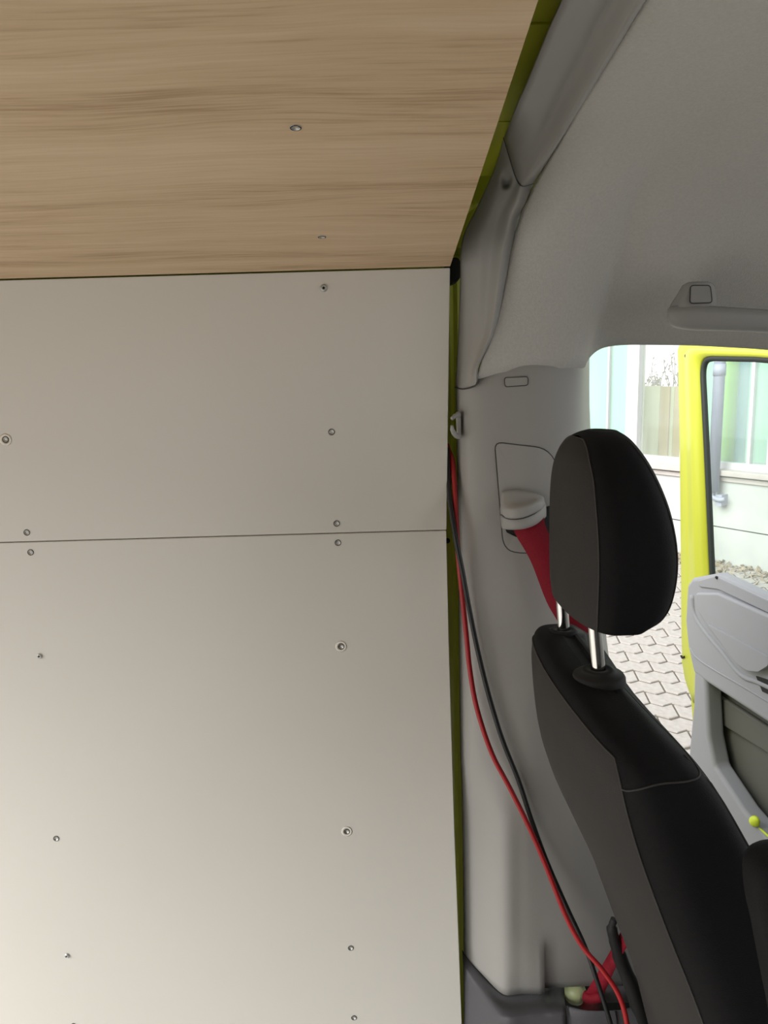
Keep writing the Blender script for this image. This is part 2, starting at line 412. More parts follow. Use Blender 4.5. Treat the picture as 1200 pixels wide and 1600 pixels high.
# ================================================================== grey cab trim
# ---- lower B pillar trim
T1 = [
 # y-rows: (left deep)(left round)(face...)(...)(edge)(reveal)
 [(712, 604, 1.285), (721, 608, 1.245), (743, 603, 1.222), (800, 583, 1.214), (848, 578, 1.216), (885, 576.5, 1.232), (908, 576, 1.262), (916, 576, 1.31), (921, 576, 1.37)],
 [(713, 660, 1.285), (722, 660, 1.245), (743, 658, 1.220), (800, 655, 1.210), (848, 655, 1.212), (885, 655, 1.228), (907, 655, 1.26), (917, 655, 1.31), (922, 655, 1.37)],
 [(715, 800, 1.285), (724, 800, 1.245), (745, 800, 1.220), (800, 800, 1.208), (848, 800, 1.210), (888, 800, 1.228), (912, 800, 1.26), (924, 800, 1.31), (930, 800, 1.37)],
 [(717, 1000, 1.285), (727, 1000, 1.245), (749, 1000, 1.220), (800, 1000, 1.206), (848, 1000, 1.206), (895, 1000, 1.225), (925, 1000, 1.26), (940, 1000, 1.31), (948, 1000, 1.37)],
 [(719, 1165, 1.285), (729, 1165, 1.245), (751, 1165, 1.220), (805, 1165, 1.202), (848, 1165, 1.202), (905, 1165, 1.22), (945, 1165, 1.26), (962, 1165, 1.31), (972, 1165, 1.37)],
 [(721, 1220, 1.285), (734, 1220, 1.245), (765, 1220, 1.212), (808, 1220, 1.198), (848, 1220, 1.2), (910, 1220, 1.22), (950, 1220, 1.26), (970, 1220, 1.31), (980, 1220, 1.37)],
 [(722, 1275, 1.285), (742, 1275, 1.245), (781, 1275, 1.198), (815, 1275, 1.193), (848, 1275, 1.198), (915, 1275, 1.215), (955, 1275, 1.25), (980, 1275, 1.31), (990, 1275, 1.37)],
 [(723, 1330, 1.285), (745, 1330, 1.243), (783, 1330, 1.192), (815, 1330, 1.190), (848, 1330, 1.196), (915, 1330, 1.212), (965, 1330, 1.25), (990, 1330, 1.31), (1000, 1330, 1.37)],
 [(724, 1440, 1.285), (748, 1440, 1.240), (784, 1440, 1.188), (815, 1440, 1.187), (849, 1440, 1.193), (915, 1440, 1.21), (985, 1440, 1.25), (1010, 1440, 1.31), (1020, 1440, 1.37)],
 [(724, 1475, 1.285), (749, 1485, 1.240), (785, 1490, 1.187), (815, 1490, 1.186), (849, 1490, 1.194), (915, 1490, 1.21), (990, 1490, 1.25), (1015, 1490, 1.31), (1025, 1490, 1.37)],
 [(725, 1491, 1.285), (753, 1522, 1.240), (787, 1554, 1.186), (815, 1550, 1.190), (849, 1545, 1.198), (915, 1541, 1.212), (990, 1540, 1.25), (1020, 1540, 1.31), (1030, 1540, 1.37)],
]
T1.insert(0, [(x, y - 22, Y + (.016 if Y < 1.3 else 0)) for x, y, Y in T1[0]])
t1 = thing('trim_1', 'light grey plastic lower pillar trim with the belt outlet', None, (.25, 1.25, .5), kind='structure')
pil = grid('pillar_cover', [[PT(*q) for q in r] for r in T1], M['trim'], t1, 5, 5, thick=.002)
pil.modifiers['thickness'].offset = 1
def to_px(p):
    v = p - EYE; k = v.dot(FW); return 600 + F_PX * v.dot(RT) / k, 800 - F_PX * v.dot(UP) / k
nc = (len(T1[0]) - 1) * 5 + 1
for i in range(len(pil.data.vertices) // nc):          # moulded step at the foot of the cover
    q = pil.data.vertices[i * nc + 21]; e = pil.data.vertices[i * nc + 20]
    x_, y_ = to_px(e.co); t = min(1, max(0, (y_ - 1440) / 40)); h = min(1, max(0, (y_ - 1458) / 80))
    q.co = q.co.lerp(PY(x_ + 2.2, to_px(q.co)[1], e.co.y + .001), t)
    for k in range(12, 21):
        pil.data.vertices[i * nc + k].co.y -= .012 * h * max(0, 1 - (20 - k) / 8)
def t1_y(px, py):
    """depth of the pillar face at a sight line (nearest sampled vertex)."""
    d = ray(px, py); best = None
    for v in pil.data.vertices:
        c = v.co - EYE; t = c.dot(d) / d.dot(d); e = (c - d * t).length
        if best is None or e < best[0]: best = (e, v.co.y)
    return best[1]
def ring_line(name, pts, r, mat, parent, closed=True):
    pts = [V(p) for p in pts]
    if closed: pts = pts + [pts[0]]
    return tube(name, pts, r, mat, parent, 6, 1)
def on_pillar(px, py, off=0.0):
    return PY(px, py, t1_y(px, py) - off)
# belt outlet cover: slightly proud rounded plate with a dark gap
def dense(poly, k=5):
    out = []
    for a, b in zip(poly, poly[1:] + poly[:1]):
        for i in range(k): out.append(V(a).lerp(V(b), i / k))
    return out
OUT = rounded([(773, 691, 0), (852, 700, 0), (871, 724, 0), (878, 864, 0), (800, 864, 0), (786, 850, 0)], [12, 18, 22, 20, 22, 14], 4)
plate = [on_pillar(p.x, p.y, .0012) for p in OUT]
n = len(plate); cen = sum(plate, V()) / n
vs = plate + [p.lerp(cen, .06) + V((0, -.0012, 0)) for p in plate] + [cen + V((0, -.0012, 0))]
fs = [(i, (i + 1) % n, n + (i + 1) % n, n + i) for i in range(n)] + [(n + i, n + (i + 1) % n, 2 * n) for i in range(n)]
cover = mesh('outlet_cover', vs, fs, M['trim'], t1, True)
ring_line('gap', [on_pillar(p.x, p.y, .0006) for p in OUT], .0011, M['groove'], cover)
# belt guide: D shaped shelf, bowed lip and dark slot
Yg = on_pillar(815, 780).y
def gp(x, y, o): return PY(x, y, Yg - o)
grid('belt_guide', [[gp(784, 768, .003), gp(800, 765, .004), gp(818, 767, .004), gp(838, 772, .004), gp(847, 776, .003)],
                    [gp(783, 782, .006), gp(800, 784, .014), gp(818, 784, .016), gp(838, 780, .012), gp(849, 780, .005)],
                    [gp(783, 793, .008), gp(800, 794, .026), gp(820, 791, .030), gp(838, 785, .022), gp(849, 784, .007)],
                    [gp(783, 796, .008), gp(800, 798, .028), gp(820, 796, .032), gp(840, 788, .023), gp(850, 786, .007)],
                    [gp(784, 806, .007), gp(800, 810, .026), gp(820, 807, .030), gp(840, 798, .021), gp(849, 790, .006)]], M['trim'], cover, 4, 3, thick=.002)
tube('gap', [gp(783, 804, .010), gp(792, 810, .019), gp(804, 811.5, .0275), gp(820, 809, .0315), gp(838, 801, .023), gp(848, 790, .011)], .0009, M['groove'], cover, 6, 4)
grid('guide_lip', [[gp(783, 806, .005), gp(800, 811, .023), gp(820, 808, .028), gp(840, 799, .020), gp(851, 787, .004)],
                   [gp(784, 815, .005), gp(800, 819, .025), gp(820, 817, .030), gp(840, 808, .021), gp(852, 795, .004)],
                   [gp(785, 823, .003), gp(800, 825, .021), gp(820, 823, .026), gp(840, 815, .018), gp(852, 802, .003)],
                   [gp(787, 825, .000), gp(800, 826, .010), gp(820, 825, .012), gp(840, 818, .008), gp(852, 806, .000)]], M['trim'], cover, 4, 3, thick=.002)
prism('belt_slot', [on_pillar(x, y, .0035) for x, y in [(786, 820), (860, 790), (860, 836), (830, 842), (806, 839), (792, 832)]], (0, .002, 0), M['hole'], cover)
# airbag tag: outlined little plate
TAGP = rounded([(788, 590, 0), (825, 588.5, 0), (825, 602, 0), (789, 604.5, 0)], 4, 3)
badge = prism('airbag_tag', [on_pillar(p.x, p.y, .0015) for p in TAGP], (0, .002, 0), M['trim'], t1)
ring_line('gap', [on_pillar(p.x, p.y, .0014) for p in TAGP], .0007, M['groove'], badge)

# ---- upper pillar trim
T2 = [
 [(787, 214, 1.115), (797, 248, 1.130), (807, 279, 1.145), (816, 290, 1.138), (834, 286, 1.15)],
 [(773, 262, 1.175), (782, 285, 1.165), (797, 303, 1.165), (809, 311, 1.148), (823, 314, 1.165)],
 [(748, 318, 1.225), (766, 326, 1.200), (782, 336, 1.195), (797, 341, 1.173), (812, 338, 1.187)],
 [(722, 375, 1.255), (747, 380, 1.222), (771, 384, 1.208), (786, 388, 1.183), (800, 386, 1.195)],
 [(719, 440, 1.265), (745, 440, 1.228), (764, 440, 1.214), (779, 442, 1.188), (790, 441, 1.202)],
 [(716, 520, 1.27), (740, 520, 1.232), (756, 520, 1.218), (767, 518, 1.198), (774, 515, 1.208)],
 [(713, 580, 1.275), (728, 582, 1.238), (738, 578, 1.224), (745, 572, 1.208), (749, 570, 1.212)],
 [(712, 604, 1.28), (722, 607, 1.243), (735, 604.5, 1.226), (743, 600, 1.212), (747, 594, 1.216)],
]
t2 = thing('trim_2', 'light grey plastic upper pillar trim curving to the roof', None, (.2, 1.22, 1.75), kind='structure')
up_cov = grid('pillar_cover', [[PT(*q) for q in r] for r in T2], M['trim'], t2, 9, 10, thick=.002)
up_cov.modifiers['thickness'].offset = 1
sr = PT(791, 279, 1.16)
for v in up_cov.data.vertices:                         # moulded screw dimple
    e = v.co - sr; e.y *= .5; e.z *= .62
    v.co += V((.35, 1, .1)) * (.016 * math.exp(-(e.length / .0068) ** 4))
tube('gap', [PT(711, 605, 1.279), PT(722, 608, 1.241), PT(735, 605.5, 1.224), PT(745, 600, 1.213), PT(749, 592, 1.213)], .0012, M['groove'], t2, 6, 4)
tube('gap', [PT(q[0], q[1], q[2] - .001) for q in T2[0]], .0013, M['groove'], t2, 6, 4)

# ---- roof bow trim with raised lip
RX = .236
def ridge(px, py):
    return PX(px, py, RX)
R0 = [ridge(1010, 0), ridge(972, 62), ridge(940, 115), ridge(905, 172), ridge(870, 230), PT(836, 286, 1.15)]
ext0 = V((RX, -.45, R0[0].z + .01)); ext1 = V((RX, .2, R0[0].z + .008))
ridge_pts = [ext0, ext1] + R0
LB = [(880, 0), (858, 48), (838, 97), (820, 140), (804, 176), (787, 214)]
rows = []
for (lx, ly), rp in zip(LB, R0):
    a = PX(lx, ly, .158)
    dn = V((0, 0, 1))
    if rp is R0[-1]: rows.append([PT(q[0], q[1] + 1.5, q[2]) for q in T2[0]]); continue
    rows.append([a, a.lerp(rp, .42) + dn * .004, a.lerp(rp, .66) + dn * .007, a.lerp(rp, .85) - dn * .009, rp])
dr = rows[1][4] - rows[0][4]
def back(p, Y): return V((p.x, Y, p.z + .004))
rows = [[back(p, p.y - q) for p in rows[0]] for q in (1.2, .8, .5, .3, .2, .1)] + rows
t3 = thing('trim_3', 'light grey plastic bow trim crossing the roof beside the oak board', None, (.2, .6, 2.05), kind='structure')
grid('bow_cover', rows, M['trim'], t3, 4, 4, thick=.002).modifiers['thickness'].offset = 1

# ---- dark sill trim
t4 = thing('trim_4', 'dark grey plastic step trim at the foot of the pillar', None, (.25, 1.2, .45), kind='structure')
D4 = [[(722, 1484, 1.29), (752, 1520, 1.25), (786, 1553, 1.20), (818, 1552, 1.197), (850, 1547, 1.20), (858, 1541, 1.222), (882, 1541, 1.222)],
      [(723, 1500, 1.275), (748, 1532, 1.235), (783, 1566, 1.186), (816, 1567, 1.182), (848, 1562, 1.184), (860, 1560, 1.20), (882, 1560, 1.20)],
      [(724, 1520, 1.262), (752, 1558, 1.21), (786, 1585, 1.150), (820, 1584, 1.145), (850, 1582, 1.145), (862, 1580, 1.145), (884, 1579, 1.145)],
      [(725, 1600, 1.255), (752, 1600, 1.205), (786, 1604, 1.14), (820, 1604, 1.138), (850, 1604, 1.138), (862, 1604, 1.138), (884, 1604, 1.138)],
      [(726, 1700, 1.25), (752, 1700, 1.20), (786, 1700, 1.135), (820, 1700, 1.135), (850, 1700, 1.135), (862, 1700, 1.135), (884, 1700, 1.135)]]
grid('step_cover', [[PT(*q) for q in r] for r in D4], M['dark_trim'], t4, 3, 3, thick=.002).modifiers['thickness'].offset = 1
D5 = [[(885, 1571, 1.15), (920, 1579, 1.135), (975, 1577, 1.135), (1010, 1560, 1.16), (1060, 1540, 1.2)],
      [(886, 1580, 1.143), (920, 1585, 1.132), (975, 1583, 1.132), (1010, 1572, 1.14), (1060, 1560, 1.16)],
      [(887, 1604, 1.138), (920, 1604, 1.13), (975, 1604, 1.13), (1010, 1604, 1.13), (1060, 1604, 1.14)],
      [(887, 1700, 1.135), (920, 1700, 1.13), (975, 1700, 1.13), (1010, 1700, 1.13), (1060, 1700, 1.13)]]
grid('anchor_cover', [[PT(*q) for q in r] for r in D5], M['dark_trim'], t4, 4, 3, thick=.002).modifiers['thickness'].offset = 1
prism('anchor_recess', [PT(x, y, 1.235) for x, y in [(878, 1535), (1000, 1535), (1040, 1560), (1000, 1610), (880, 1610)]], (0, .003, 0), M['hole'], t4)
grid('recess_back', [[PT(940, 1540, 1.228), PT(985, 1540, 1.228), PT(1000, 1540, 1.228)], [PT(940, 1566, 1.22), PT(985, 1566, 1.22), PT(1000, 1566, 1.22)]], M['dark_trim'], t4, thick=.002)
knob = PT(899, 1551, 1.215)
lathe('body_knob', [(.0, .02), (.010, .018), (.018, .009), (.021, 0), (.019, -.014), (.013, -.024), (0, -.03)], knob, (.2, -1, .35), M['olive'], t4, 20)  # yellow painted body showing through the cutout, built as a knob
tube('seam_line', [PT(885, 1572, 1.146), PT(887, 1588, 1.137), PT(888, 1604, 1.135)], .0012, M['hole'], t4, 6, 3)
tube('seam_line', [PT(961, 1580, 1.131), PT(963, 1590, 1.129), PT(964, 1604, 1.128)], .0012, M['hole'], t4, 6, 3)

# ---- headliner over the cab
S = [(823, 314, 1.168), (812, 338, 1.188), (800, 386, 1.196), (790, 441, 1.203), (774, 515, 1.209), (757, 553, 1.212), (747, 580, 1.214), (745, 593, 1.216)]
col0 = [p.copy() for p in ridge_pts] + [PT(*q) for q in S]
BOT = [(760, 589, 1.216), (785, 582, 1.216), (815, 578.5, 1.217), (855, 576.5, 1.22), (890, 575.5, 1.235), (912, 575, 1.27), (917, 566, 1.285), (925, 555, 1.29), (938, 545.5, 1.292), (955, 541, 1.295), (980, 539, 1.295), (1020, 539, 1.295), (1080, 540, 1.295), (1140, 543, 1.295), (1200, 547, 1.295), (1330, 560, 1.295), (1500, 600, 1.295)]
ROOF = 2.052
N0 = len(col0)
def col_curve(i, q):
    b = PT(*q) if q[0] < 914 else PY(*q)
    w = min(1.0, (i + 1) / 7.0)                       # blend from the trim edge to the plain roof cove
    Xt = .246 + (PY(*BOT[9]).x - .246) * i / 9 if i < 9 else b.x
    pts = [V((Xt, -.45, ROOF)), V((Xt, .2, ROOF)), V((Xt, .62, ROOF - .002)), V((Xt, .82, ROOF - .008)), V((Xt, .97, ROOF - .016)), V((Xt, 1.07, ROOF - .036)),
           V((Xt * .7 + b.x * .3, 1.15, ROOF - .075)), V((Xt * .45 + b.x * .55, 1.195, ROOF - .13)), V((Xt * .25 + b.x * .75, 1.215, ROOF - .185))]
    if b.z < 1.785:
        pts += [V((Xt * .1 + b.x * .9, min(1.205, b.y + .02), (ROOF - .2 + b.z) / 2 + .03)), b]
    else:
        pts += [V((b.x, 1.235, b.z + .035)), b]
    return pts
def resample(pts, m):
    pts = cr(pts, 12)
    L = [0]
    for a, b in zip(pts, pts[1:]): L.append(L[-1] + (b - a).length)
    out = []; j = 0
    for k in range(m):
        s = L[-1] * k / (m - 1)
        while j < len(L) - 2 and L[j + 1] < s: j += 1
        t = (s - L[j]) / max(1e-9, L[j + 1] - L[j]); out.append(pts[j].lerp(pts[j + 1], t))
    return out
NS = 60
A0 = resample(col0, NS)
cols = [A0]
for i, q in enumerate(BOT):
    Bc = resample(col_curve(i, q), NS)
    w = min(1, (i + 1) / 12); w = w * w * (3 - 2 * w)
    cc = []
    for k in range(NS):
        h = k / (NS - 1)
        cc.append((A0[k] + (Bc[0] - A0[0]) * (1 - h) + (Bc[-1] - A0[-1]) * h).lerp(Bc[k], w))
    cols.append(cc)
HR_ = [cr([c[i] for c in cols], 4) for i in range(NS)]
for it in range(60):
    new = [r[:] for r in HR_]
    for i in range(1, NS - 1):
        for j in range(1, len(HR_[0]) - 1):
            k_ = .6 * min(1, j / 7)
            new[i][j] = HR_[i][j] * (1 - k_) + (HR_[i - 1][j] + HR_[i + 1][j] + HR_[i][j - 1] + HR_[i][j + 1]) * (k_ / 4)
    HR_ = new
hl = grid('headliner', HR_, M['headliner'], None, 1, 1, thick=.004)
hl.modifiers['thickness'].offset = 1
tag(hl, 'grey fabric headliner curving down from the cab roof to the door opening', 'headliner')

# ---- grab handle
gh = thing('grab_handle', 'grey plastic grab handle on the headliner above the door', 'grab handle', tuple(PY(1120, 490, 1.17)))
def hp(x, y, Y): return PY(x, y, Y)
HB = [[(1042, 494, 1.185), (1046, 480, 1.16), (1075, 476, 1.145), (1110, 478, 1.14), (1200, 484, 1.14), (1330, 496, 1.14), (1500, 520, 1.15)],
      [(1042, 498, 1.18), (1046, 492, 1.150), (1075, 488, 1.135), (1110, 489, 1.128), (1200, 495, 1.128), (1330, 507, 1.128), (1500, 530, 1.14)],
      [(1044, 504, 1.182), (1050, 508, 1.155), (1078, 513, 1.142), (1110, 514, 1.138), (1200, 518, 1.138), (1330, 530, 1.138), (1500, 552, 1.15)],
      [(1046, 506, 1.20), (1054, 512, 1.19), (1080, 516, 1.185), (1110, 517, 1.18), (1200, 520, 1.18), (1330, 533, 1.18), (1500, 556, 1.19)]]
grid('bar', [[hp(*q) for q in r] for r in HB], M['trim'], gh, 4, 4, thick=.006).modifiers['thickness'].offset = 1
MB_ = [[(1066, 446, 1.172), (1076, 441, 1.155), (1095, 440, 1.150), (1110, 441, 1.153), (1117, 447, 1.172)],
       [(1058, 460, 1.175), (1071, 457, 1.150), (1094, 456, 1.146), (1112, 457, 1.149), (1119, 462, 1.172)],
       [(1048, 476, 1.18), (1062, 475, 1.148), (1092, 475, 1.140), (1114, 476, 1.143), (1122, 479, 1.165)],
       [(1042, 492, 1.185), (1056, 490, 1.150), (1090, 489, 1.136), (1116, 490, 1.136), (1128, 492, 1.15)]]
mount = grid('mount', [[hp(*q) for q in r] for r in MB_], M['trim'], gh, 4, 4, thick=.006)
mount.modifiers['thickness'].offset = 1
capq = rounded([(1079, 446, 0), (1110, 446, 0), (1113, 473, 0), (1078, 474, 0)], 5, 3)
capp = []
for q in capq:
    capp.append(PY(q.x, q.y, 1.1478 - .009 * (q.y - 446) / 28))
mc = prism('screw_cap', capp, (0, .006, 0), M['trim'], gh, .0008, 1)
ring_line('gap', [p + V((0, .0004, 0)) for p in capp], .0009, M['groove'], mc)

# ---- coat hook on the pillar edge
hk = thing('coat_hook', 'small pale grey double coat hook on the pillar edge', 'hook', tuple(PT(712, 662, 1.25)))
prism('back_plate', rounded([PT(x, y, 1.236) for x, y in [(713, 644), (720, 643), (721, 682), (715, 686)]], .003), (0, .012, 0), M['trim'], hk, .002)
tube('prong', [PT(717, 648, 1.232), PT(711, 650, 1.222), PT(706, 654, 1.216)], [.004, .0035, .003], M['trim'], hk, 10, 4)
tube('prong', [PT(718, 682, 1.232), PT(712, 680, 1.222), PT(707, 672, 1.212), PT(706, 665, 1.208)], [.0045, .004, .0035, .0025], M['trim'], hk, 10, 4)

# ================================================================== seat belt and cables
sb = thing('seat_belt', 'red seat belt running from the pillar outlet behind the headrest', 'seat belt', (.3, 1.15, .8))
def ribbon(name, left, right, mat, parent):
    return grid(name, [[l, (l + r) / 2 + V((0, -.0015, 0)), r] for l, r in zip(cr(left, 6), cr(right, 6))], mat, parent, 1, 1, thick=.0015)
ribbon('upper_webbing', [PT(799, 818, 1.200), PT(806, 836, 1.190), PT(829, 876, 1.182), PT(854, 940, 1.165), PT(880, 990, 1.15), PT(915, 1100, 1.13)],
       [PT(850, 806, 1.205), PT(853, 824, 1.185), PT(876, 872, 1.172), PT(900, 940, 1.155), PT(922, 990, 1.14), PT(955, 1095, 1.12)], M['belt'], sb)
ribbon('lower_webbing', [PT(975, 1448, 1.14), PT(956, 1483, 1.15), PT(934, 1520, 1.165), PT(920, 1543, 1.18), PT(909, 1562, 1.20), PT(907, 1580, 1.215)],
       [PT(990, 1462, 1.125), PT(968, 1500, 1.135), PT(953, 1532, 1.15), PT(945, 1550, 1.165), PT(938, 1571, 1.185), PT(936, 1586, 1.205)], M['belt'], sb)
tube('stitched_fold', [PT(914, 1556, 1.188), PT(926, 1560, 1.178), PT(940, 1556, 1.172)], .009, M['belt'], sb, 10, 4)

RC = [(698, 694, 1.235), (701, 704, 1.232), (706.5, 719, 1.226), (709.8, 749, 1.222), (712, 791, 1.22), (714, 834, 1.218), (716, 868, 1.216), (723, 937, 1.212), (729, 995, 1.208), (734, 1045, 1.205), (745, 1106, 1.2), (768, 1176, 1.19), (797, 1232, 1.178), (827, 1293, 1.168), (853, 1353, 1.16), (884, 1431, 1.14), (910, 1479, 1.12), (940, 1514, 1.10), (966, 1553, 1.085), (979, 1596, 1.075), (985, 1660, 1.07)]
BC = [(698, 700, 1.228), (700.5, 722, 1.226), (702, 770, 1.222), (707.6, 812, 1.214), (714, 852, 1.209), (722.5, 893, 1.206), (731, 940, 1.203), (745, 1010, 1.2), (762, 1080, 1.198), (784, 1153, 1.19), (810, 1219, 1.183), (830, 1280, 1.176), (854, 1345, 1.172), (884, 1414, 1.16), (914, 1479, 1.145), (931, 1527, 1.125), (953, 1596, 1.105), (968, 1660, 1.1)]
tag(tube('red_cable', [PY(q[0], q[1], q[2] - .05 * min(1, max(.1, (q[1] - 690) / 150))) for q in RC], .0042, M['red'], None, 10, 5), 'red cable hanging down beside the grey pillar', 'cable')
tag(tube('black_cable', [PY(q[0], q[1], q[2] - .05 * min(1, max(.1, (q[1] - 690) / 150))) for q in BC], .0041, M['blackcab'], None, 10, 5), 'black cable hanging down beside the grey pillar', 'cable')

# ================================================================== driver seat
seat = thing('driver_seat', 'black cab seat seen from behind with headrest on two chrome posts', 'car seat', (.6, .87, .45))
YC, HB_ = .872, .224
REAR = [(.55, .43), (.78, .372), (.869, .352), (1.0, .305), (1.124, .261), (1.2, .226), (1.272, .2), (1.40, .19)]
CORN = [(.55, .47), (.9, .368), (1.07, .313), (1.16, .28), (1.30, .236), (1.358, .224), (1.41, .214)]
FRON = [(.55, .66), (.9, .56), (1.07, .482), (1.16, .44), (1.267, .380), (1.35, .328), (1.38, .298), (1.41, .275)]
def sgp(c, e): return math.copysign(abs(c) ** e, c)
def seat_pt(u, v):
    """u: turns from the rear middle towards the inboard side; v: 0 foot .. 1 crown."""
    th = 2 * math.pi * u; e = 2 / 4.2
    cx, sy = sgp(math.cos(th), e), sgp(math.sin(th), e)
    k = 1.0
    if v > .94:
        k = .25 + .75 * math.sqrt(max(0, 1 - ((v - .94) / .06) ** 2.2))
    yy = sy * (.35 + .65 * k)
    zt_ = 1.403 - .028 * min(1, abs(yy) / .9) ** 3
    z = .55 + (zt_ - .55) * (v if v < .94 else .94 + .06 * math.sin((v - .94) / .06 * math.pi / 2))
    xr, xc, xf = smo(REAR, z), smo(CORN, z), smo(FRON, z)
    xm, a = (xc + xf) / 2, (xf - xc) / 2
    x = xm - a * cx * k
    if cx > 0: x -= max(0, xc - xr) * cx * (1 - yy * yy) * k
    if cx < 0: x += -.02 * (1 - yy * yy) * (-cx) * k
    hb = HB_ * lin([(.55, 1.0), (1.1, 1.0), (1.3, .985), (1.42, .95)], z)
    return V((x, YC - hb * yy, z))
US = .138
VS = [0, .1, .2, .3, .4, .5, .58, .66, .72, .78, .82, .86, .90, .925, .94, .95, .96, .967]
VT = [.967, .975, .982, .988, .993, .997, 1.0]
VH = .945
def urange(a, b, m): return [a + (b - a) * i / m for i in range(m + 1)]
bp_ = grid('back_panel', [[seat_pt(u, v) for u in urange(-US, US, 36)] for v in VS], M['seat_grey'], seat, 1, 2)
lo_v = [v for v in VS if v < VH] + [VH]
hi_v = [VH] + [v for v in VS if v > VH] + VT[1:]
def vh(u):
    t = min(1, max(0, (u - US) / (.37 - US))) if u < .5 else 0
    return VH + .017 * math.sin(math.pi * min(t, .62) / 1.24) if u < .5 else VH + .017 * max(0, 1 - (u - .5) / .1)
grid('lower_bolster', [[seat_pt(u, v * vh(u) / VH) for u in urange(US, 1 - US, 72)] for v in lo_v], M['seat_black'], seat, 1, 2)
ub = grid('upper_bolster', [[seat_pt(u, vh(u) + (v - VH) / (1 - VH) * (1 - vh(u))) for u in urange(US, 1 - US, 72)] for v in hi_v], M['seat_black'], seat, 1, 2)
crown = [[seat_pt(u, v) for u in urange(-US, US, 36)] for v in VT]
grid('crown', crown, M['seat_black'], seat, 1, 2)
top_ring = [seat_pt(u, 1.0) for u in urange(0, 1, 48)[:-1]]
cz = sum(top_ring, V()) / len(top_ring)
mesh('crown_pad', top_ring + [cz + V((0, 0, .001))], [(i, (i + 1) % 48, 48) for i in range(48)], M['seat_black'], seat, True)
def out_pt(u, v, o=.0006):
    p = seat_pt(u, v); c = V((lin(CORN, p.z) + .05, YC, p.z)); return p + (p - c).normalized() * o
seam = [out_pt(US, v) for v in urange(.0, .967, 60)] + [out_pt(u, .967) for u in urange(US, -US, 40)[1:]] + [out_pt(-US, v) for v in urange(.967, 0, 60)[1:]]
tube('piping', seam, .0011, M['thread'], seat, 6, 1)
tube('piping', [out_pt(u, vh(u)) for u in urange(US, .5, 40)], .0010, M['thread'], seat, 6, 1)
tube('piping', [out_pt(.352, v) for v in urange(.0, .97, 50)], .0013, M['thread'], seat, 6, 1)
# headrest
ZB, ZT = 1.466, 1.680
HYC = .884
def head_pt(u, v):
    th = 2 * math.pi * u; e = 2 / 3.8
    cx, sy = sgp(math.cos(th), e), sgp(math.sin(th), e)
    z = ZB + (ZT - ZB) * v
    w = smo([(0, .122), (.1, .1265), (.3, .1285), (.5, .125), (.65, .1165), (.78, .103), (.88, .085), (.95, .066), (.985, .047), (1, .03)], v)
    xr = smo([(0, .229), (.1, .2255), (.4, .224), (.7, .2235), (.85, .2275), (.93, .236), (.97, .244), (1, .256)], v)
    xf = smo([(0, .290), (.05, .307), (.15, .3185), (.35, .3235), (.55, .3175), (.7, .308), (.85, .2945), (.93, .284), (.97, .277), (1, .268)], v)
    x = (xr + xf) / 2 - (xf - xr) / 2 * cx
    if cx > 0: x -= .010 * cx * (1 - sy * sy)
    if cx < 0: x += .012 * -cx * (1 - sy * sy)
    zz = z - .012 * (sy + 1) / 2 * 0 - (.012 * (1 - sy) / 2 * max(0, 1 - v / .3))
    return V((x, HYC - w * sy, zz))
def uh(v):
    return UH * math.sqrt(max(0, 1 - (max(0, v - .72) / .25) ** 2.4))
HV = [0, .02, .05, .1, .2, .3, .4, .5, .6, .7, .78, .85, .9, .94, .97, .985, 1.0]
UH = .135
HR = urange(0, .6, 14) + urange(.6, .9, 18)[1:] + urange(.9, 1, 16)[1:]
hr = grid('headrest', [[head_pt(u, v) for u in urange(uh(v), 1 - uh(v), 72)] for v in HR], M['seat_black'], seat)
VR = [v for v in HR if v < .968]
grid('rear_cover', [[head_pt(u, v) for u in urange(-uh(v), uh(v), 30)] for v in VR], M['seat_grey'], hr)
for v, s in ((1.0, 1), (0.0, -1)):
    rg = [head_pt(u, v) for u in urange(0, 1, 48)[:-1]]
    c = sum(rg, V()) / 48
    mesh('end_pad', rg + [c + V((0, 0, .002 * s))], [(i, (i + 1) % 48, 48) for i in range(48)], M['seat_black'], hr, True)
def hout(u, v, o=.0005):
    p = head_pt(u, v); c = V((.27, HYC, p.z)); return p + (p - c).normalized() * o
tube('piping', [hout(uh(v), v) for v in VR] + [hout(-uh(v), v) for v in reversed(VR)], .0010, M['thread'], hr, 6, 1)
tube('piping', [hout(.365, v) for v in urange(0, .97, 60)], .0010, M['thread'], hr, 6, 1)
for (tx, ty, bx_, by_, Y) in ((930, 985, 935, 1046, .80), (877, 925, 881, 984, .96)):
    t_ = PY(tx, ty, Y); b_ = PY(bx_, by_, Y)
    b2 = b_ + (b_ - t_) * .4; t2_ = t_ + (t_ - b_) * .6
    tube('post', [b2, b_, t_, t2_], .0078, M['chrome'], seat, 18, 3)
    ax = (t_ - b_).normalized()
    lathe('post_socket', [(.031, -.012), (.031, -.004), (.029, -.0005), (.020, .0008), (.0195, .004), (.0165, .0055), (.0095, .005), (.0085, .002)], b_ + V((.0, 0, -.004)), ax, M['black'], seat, 28, .82)
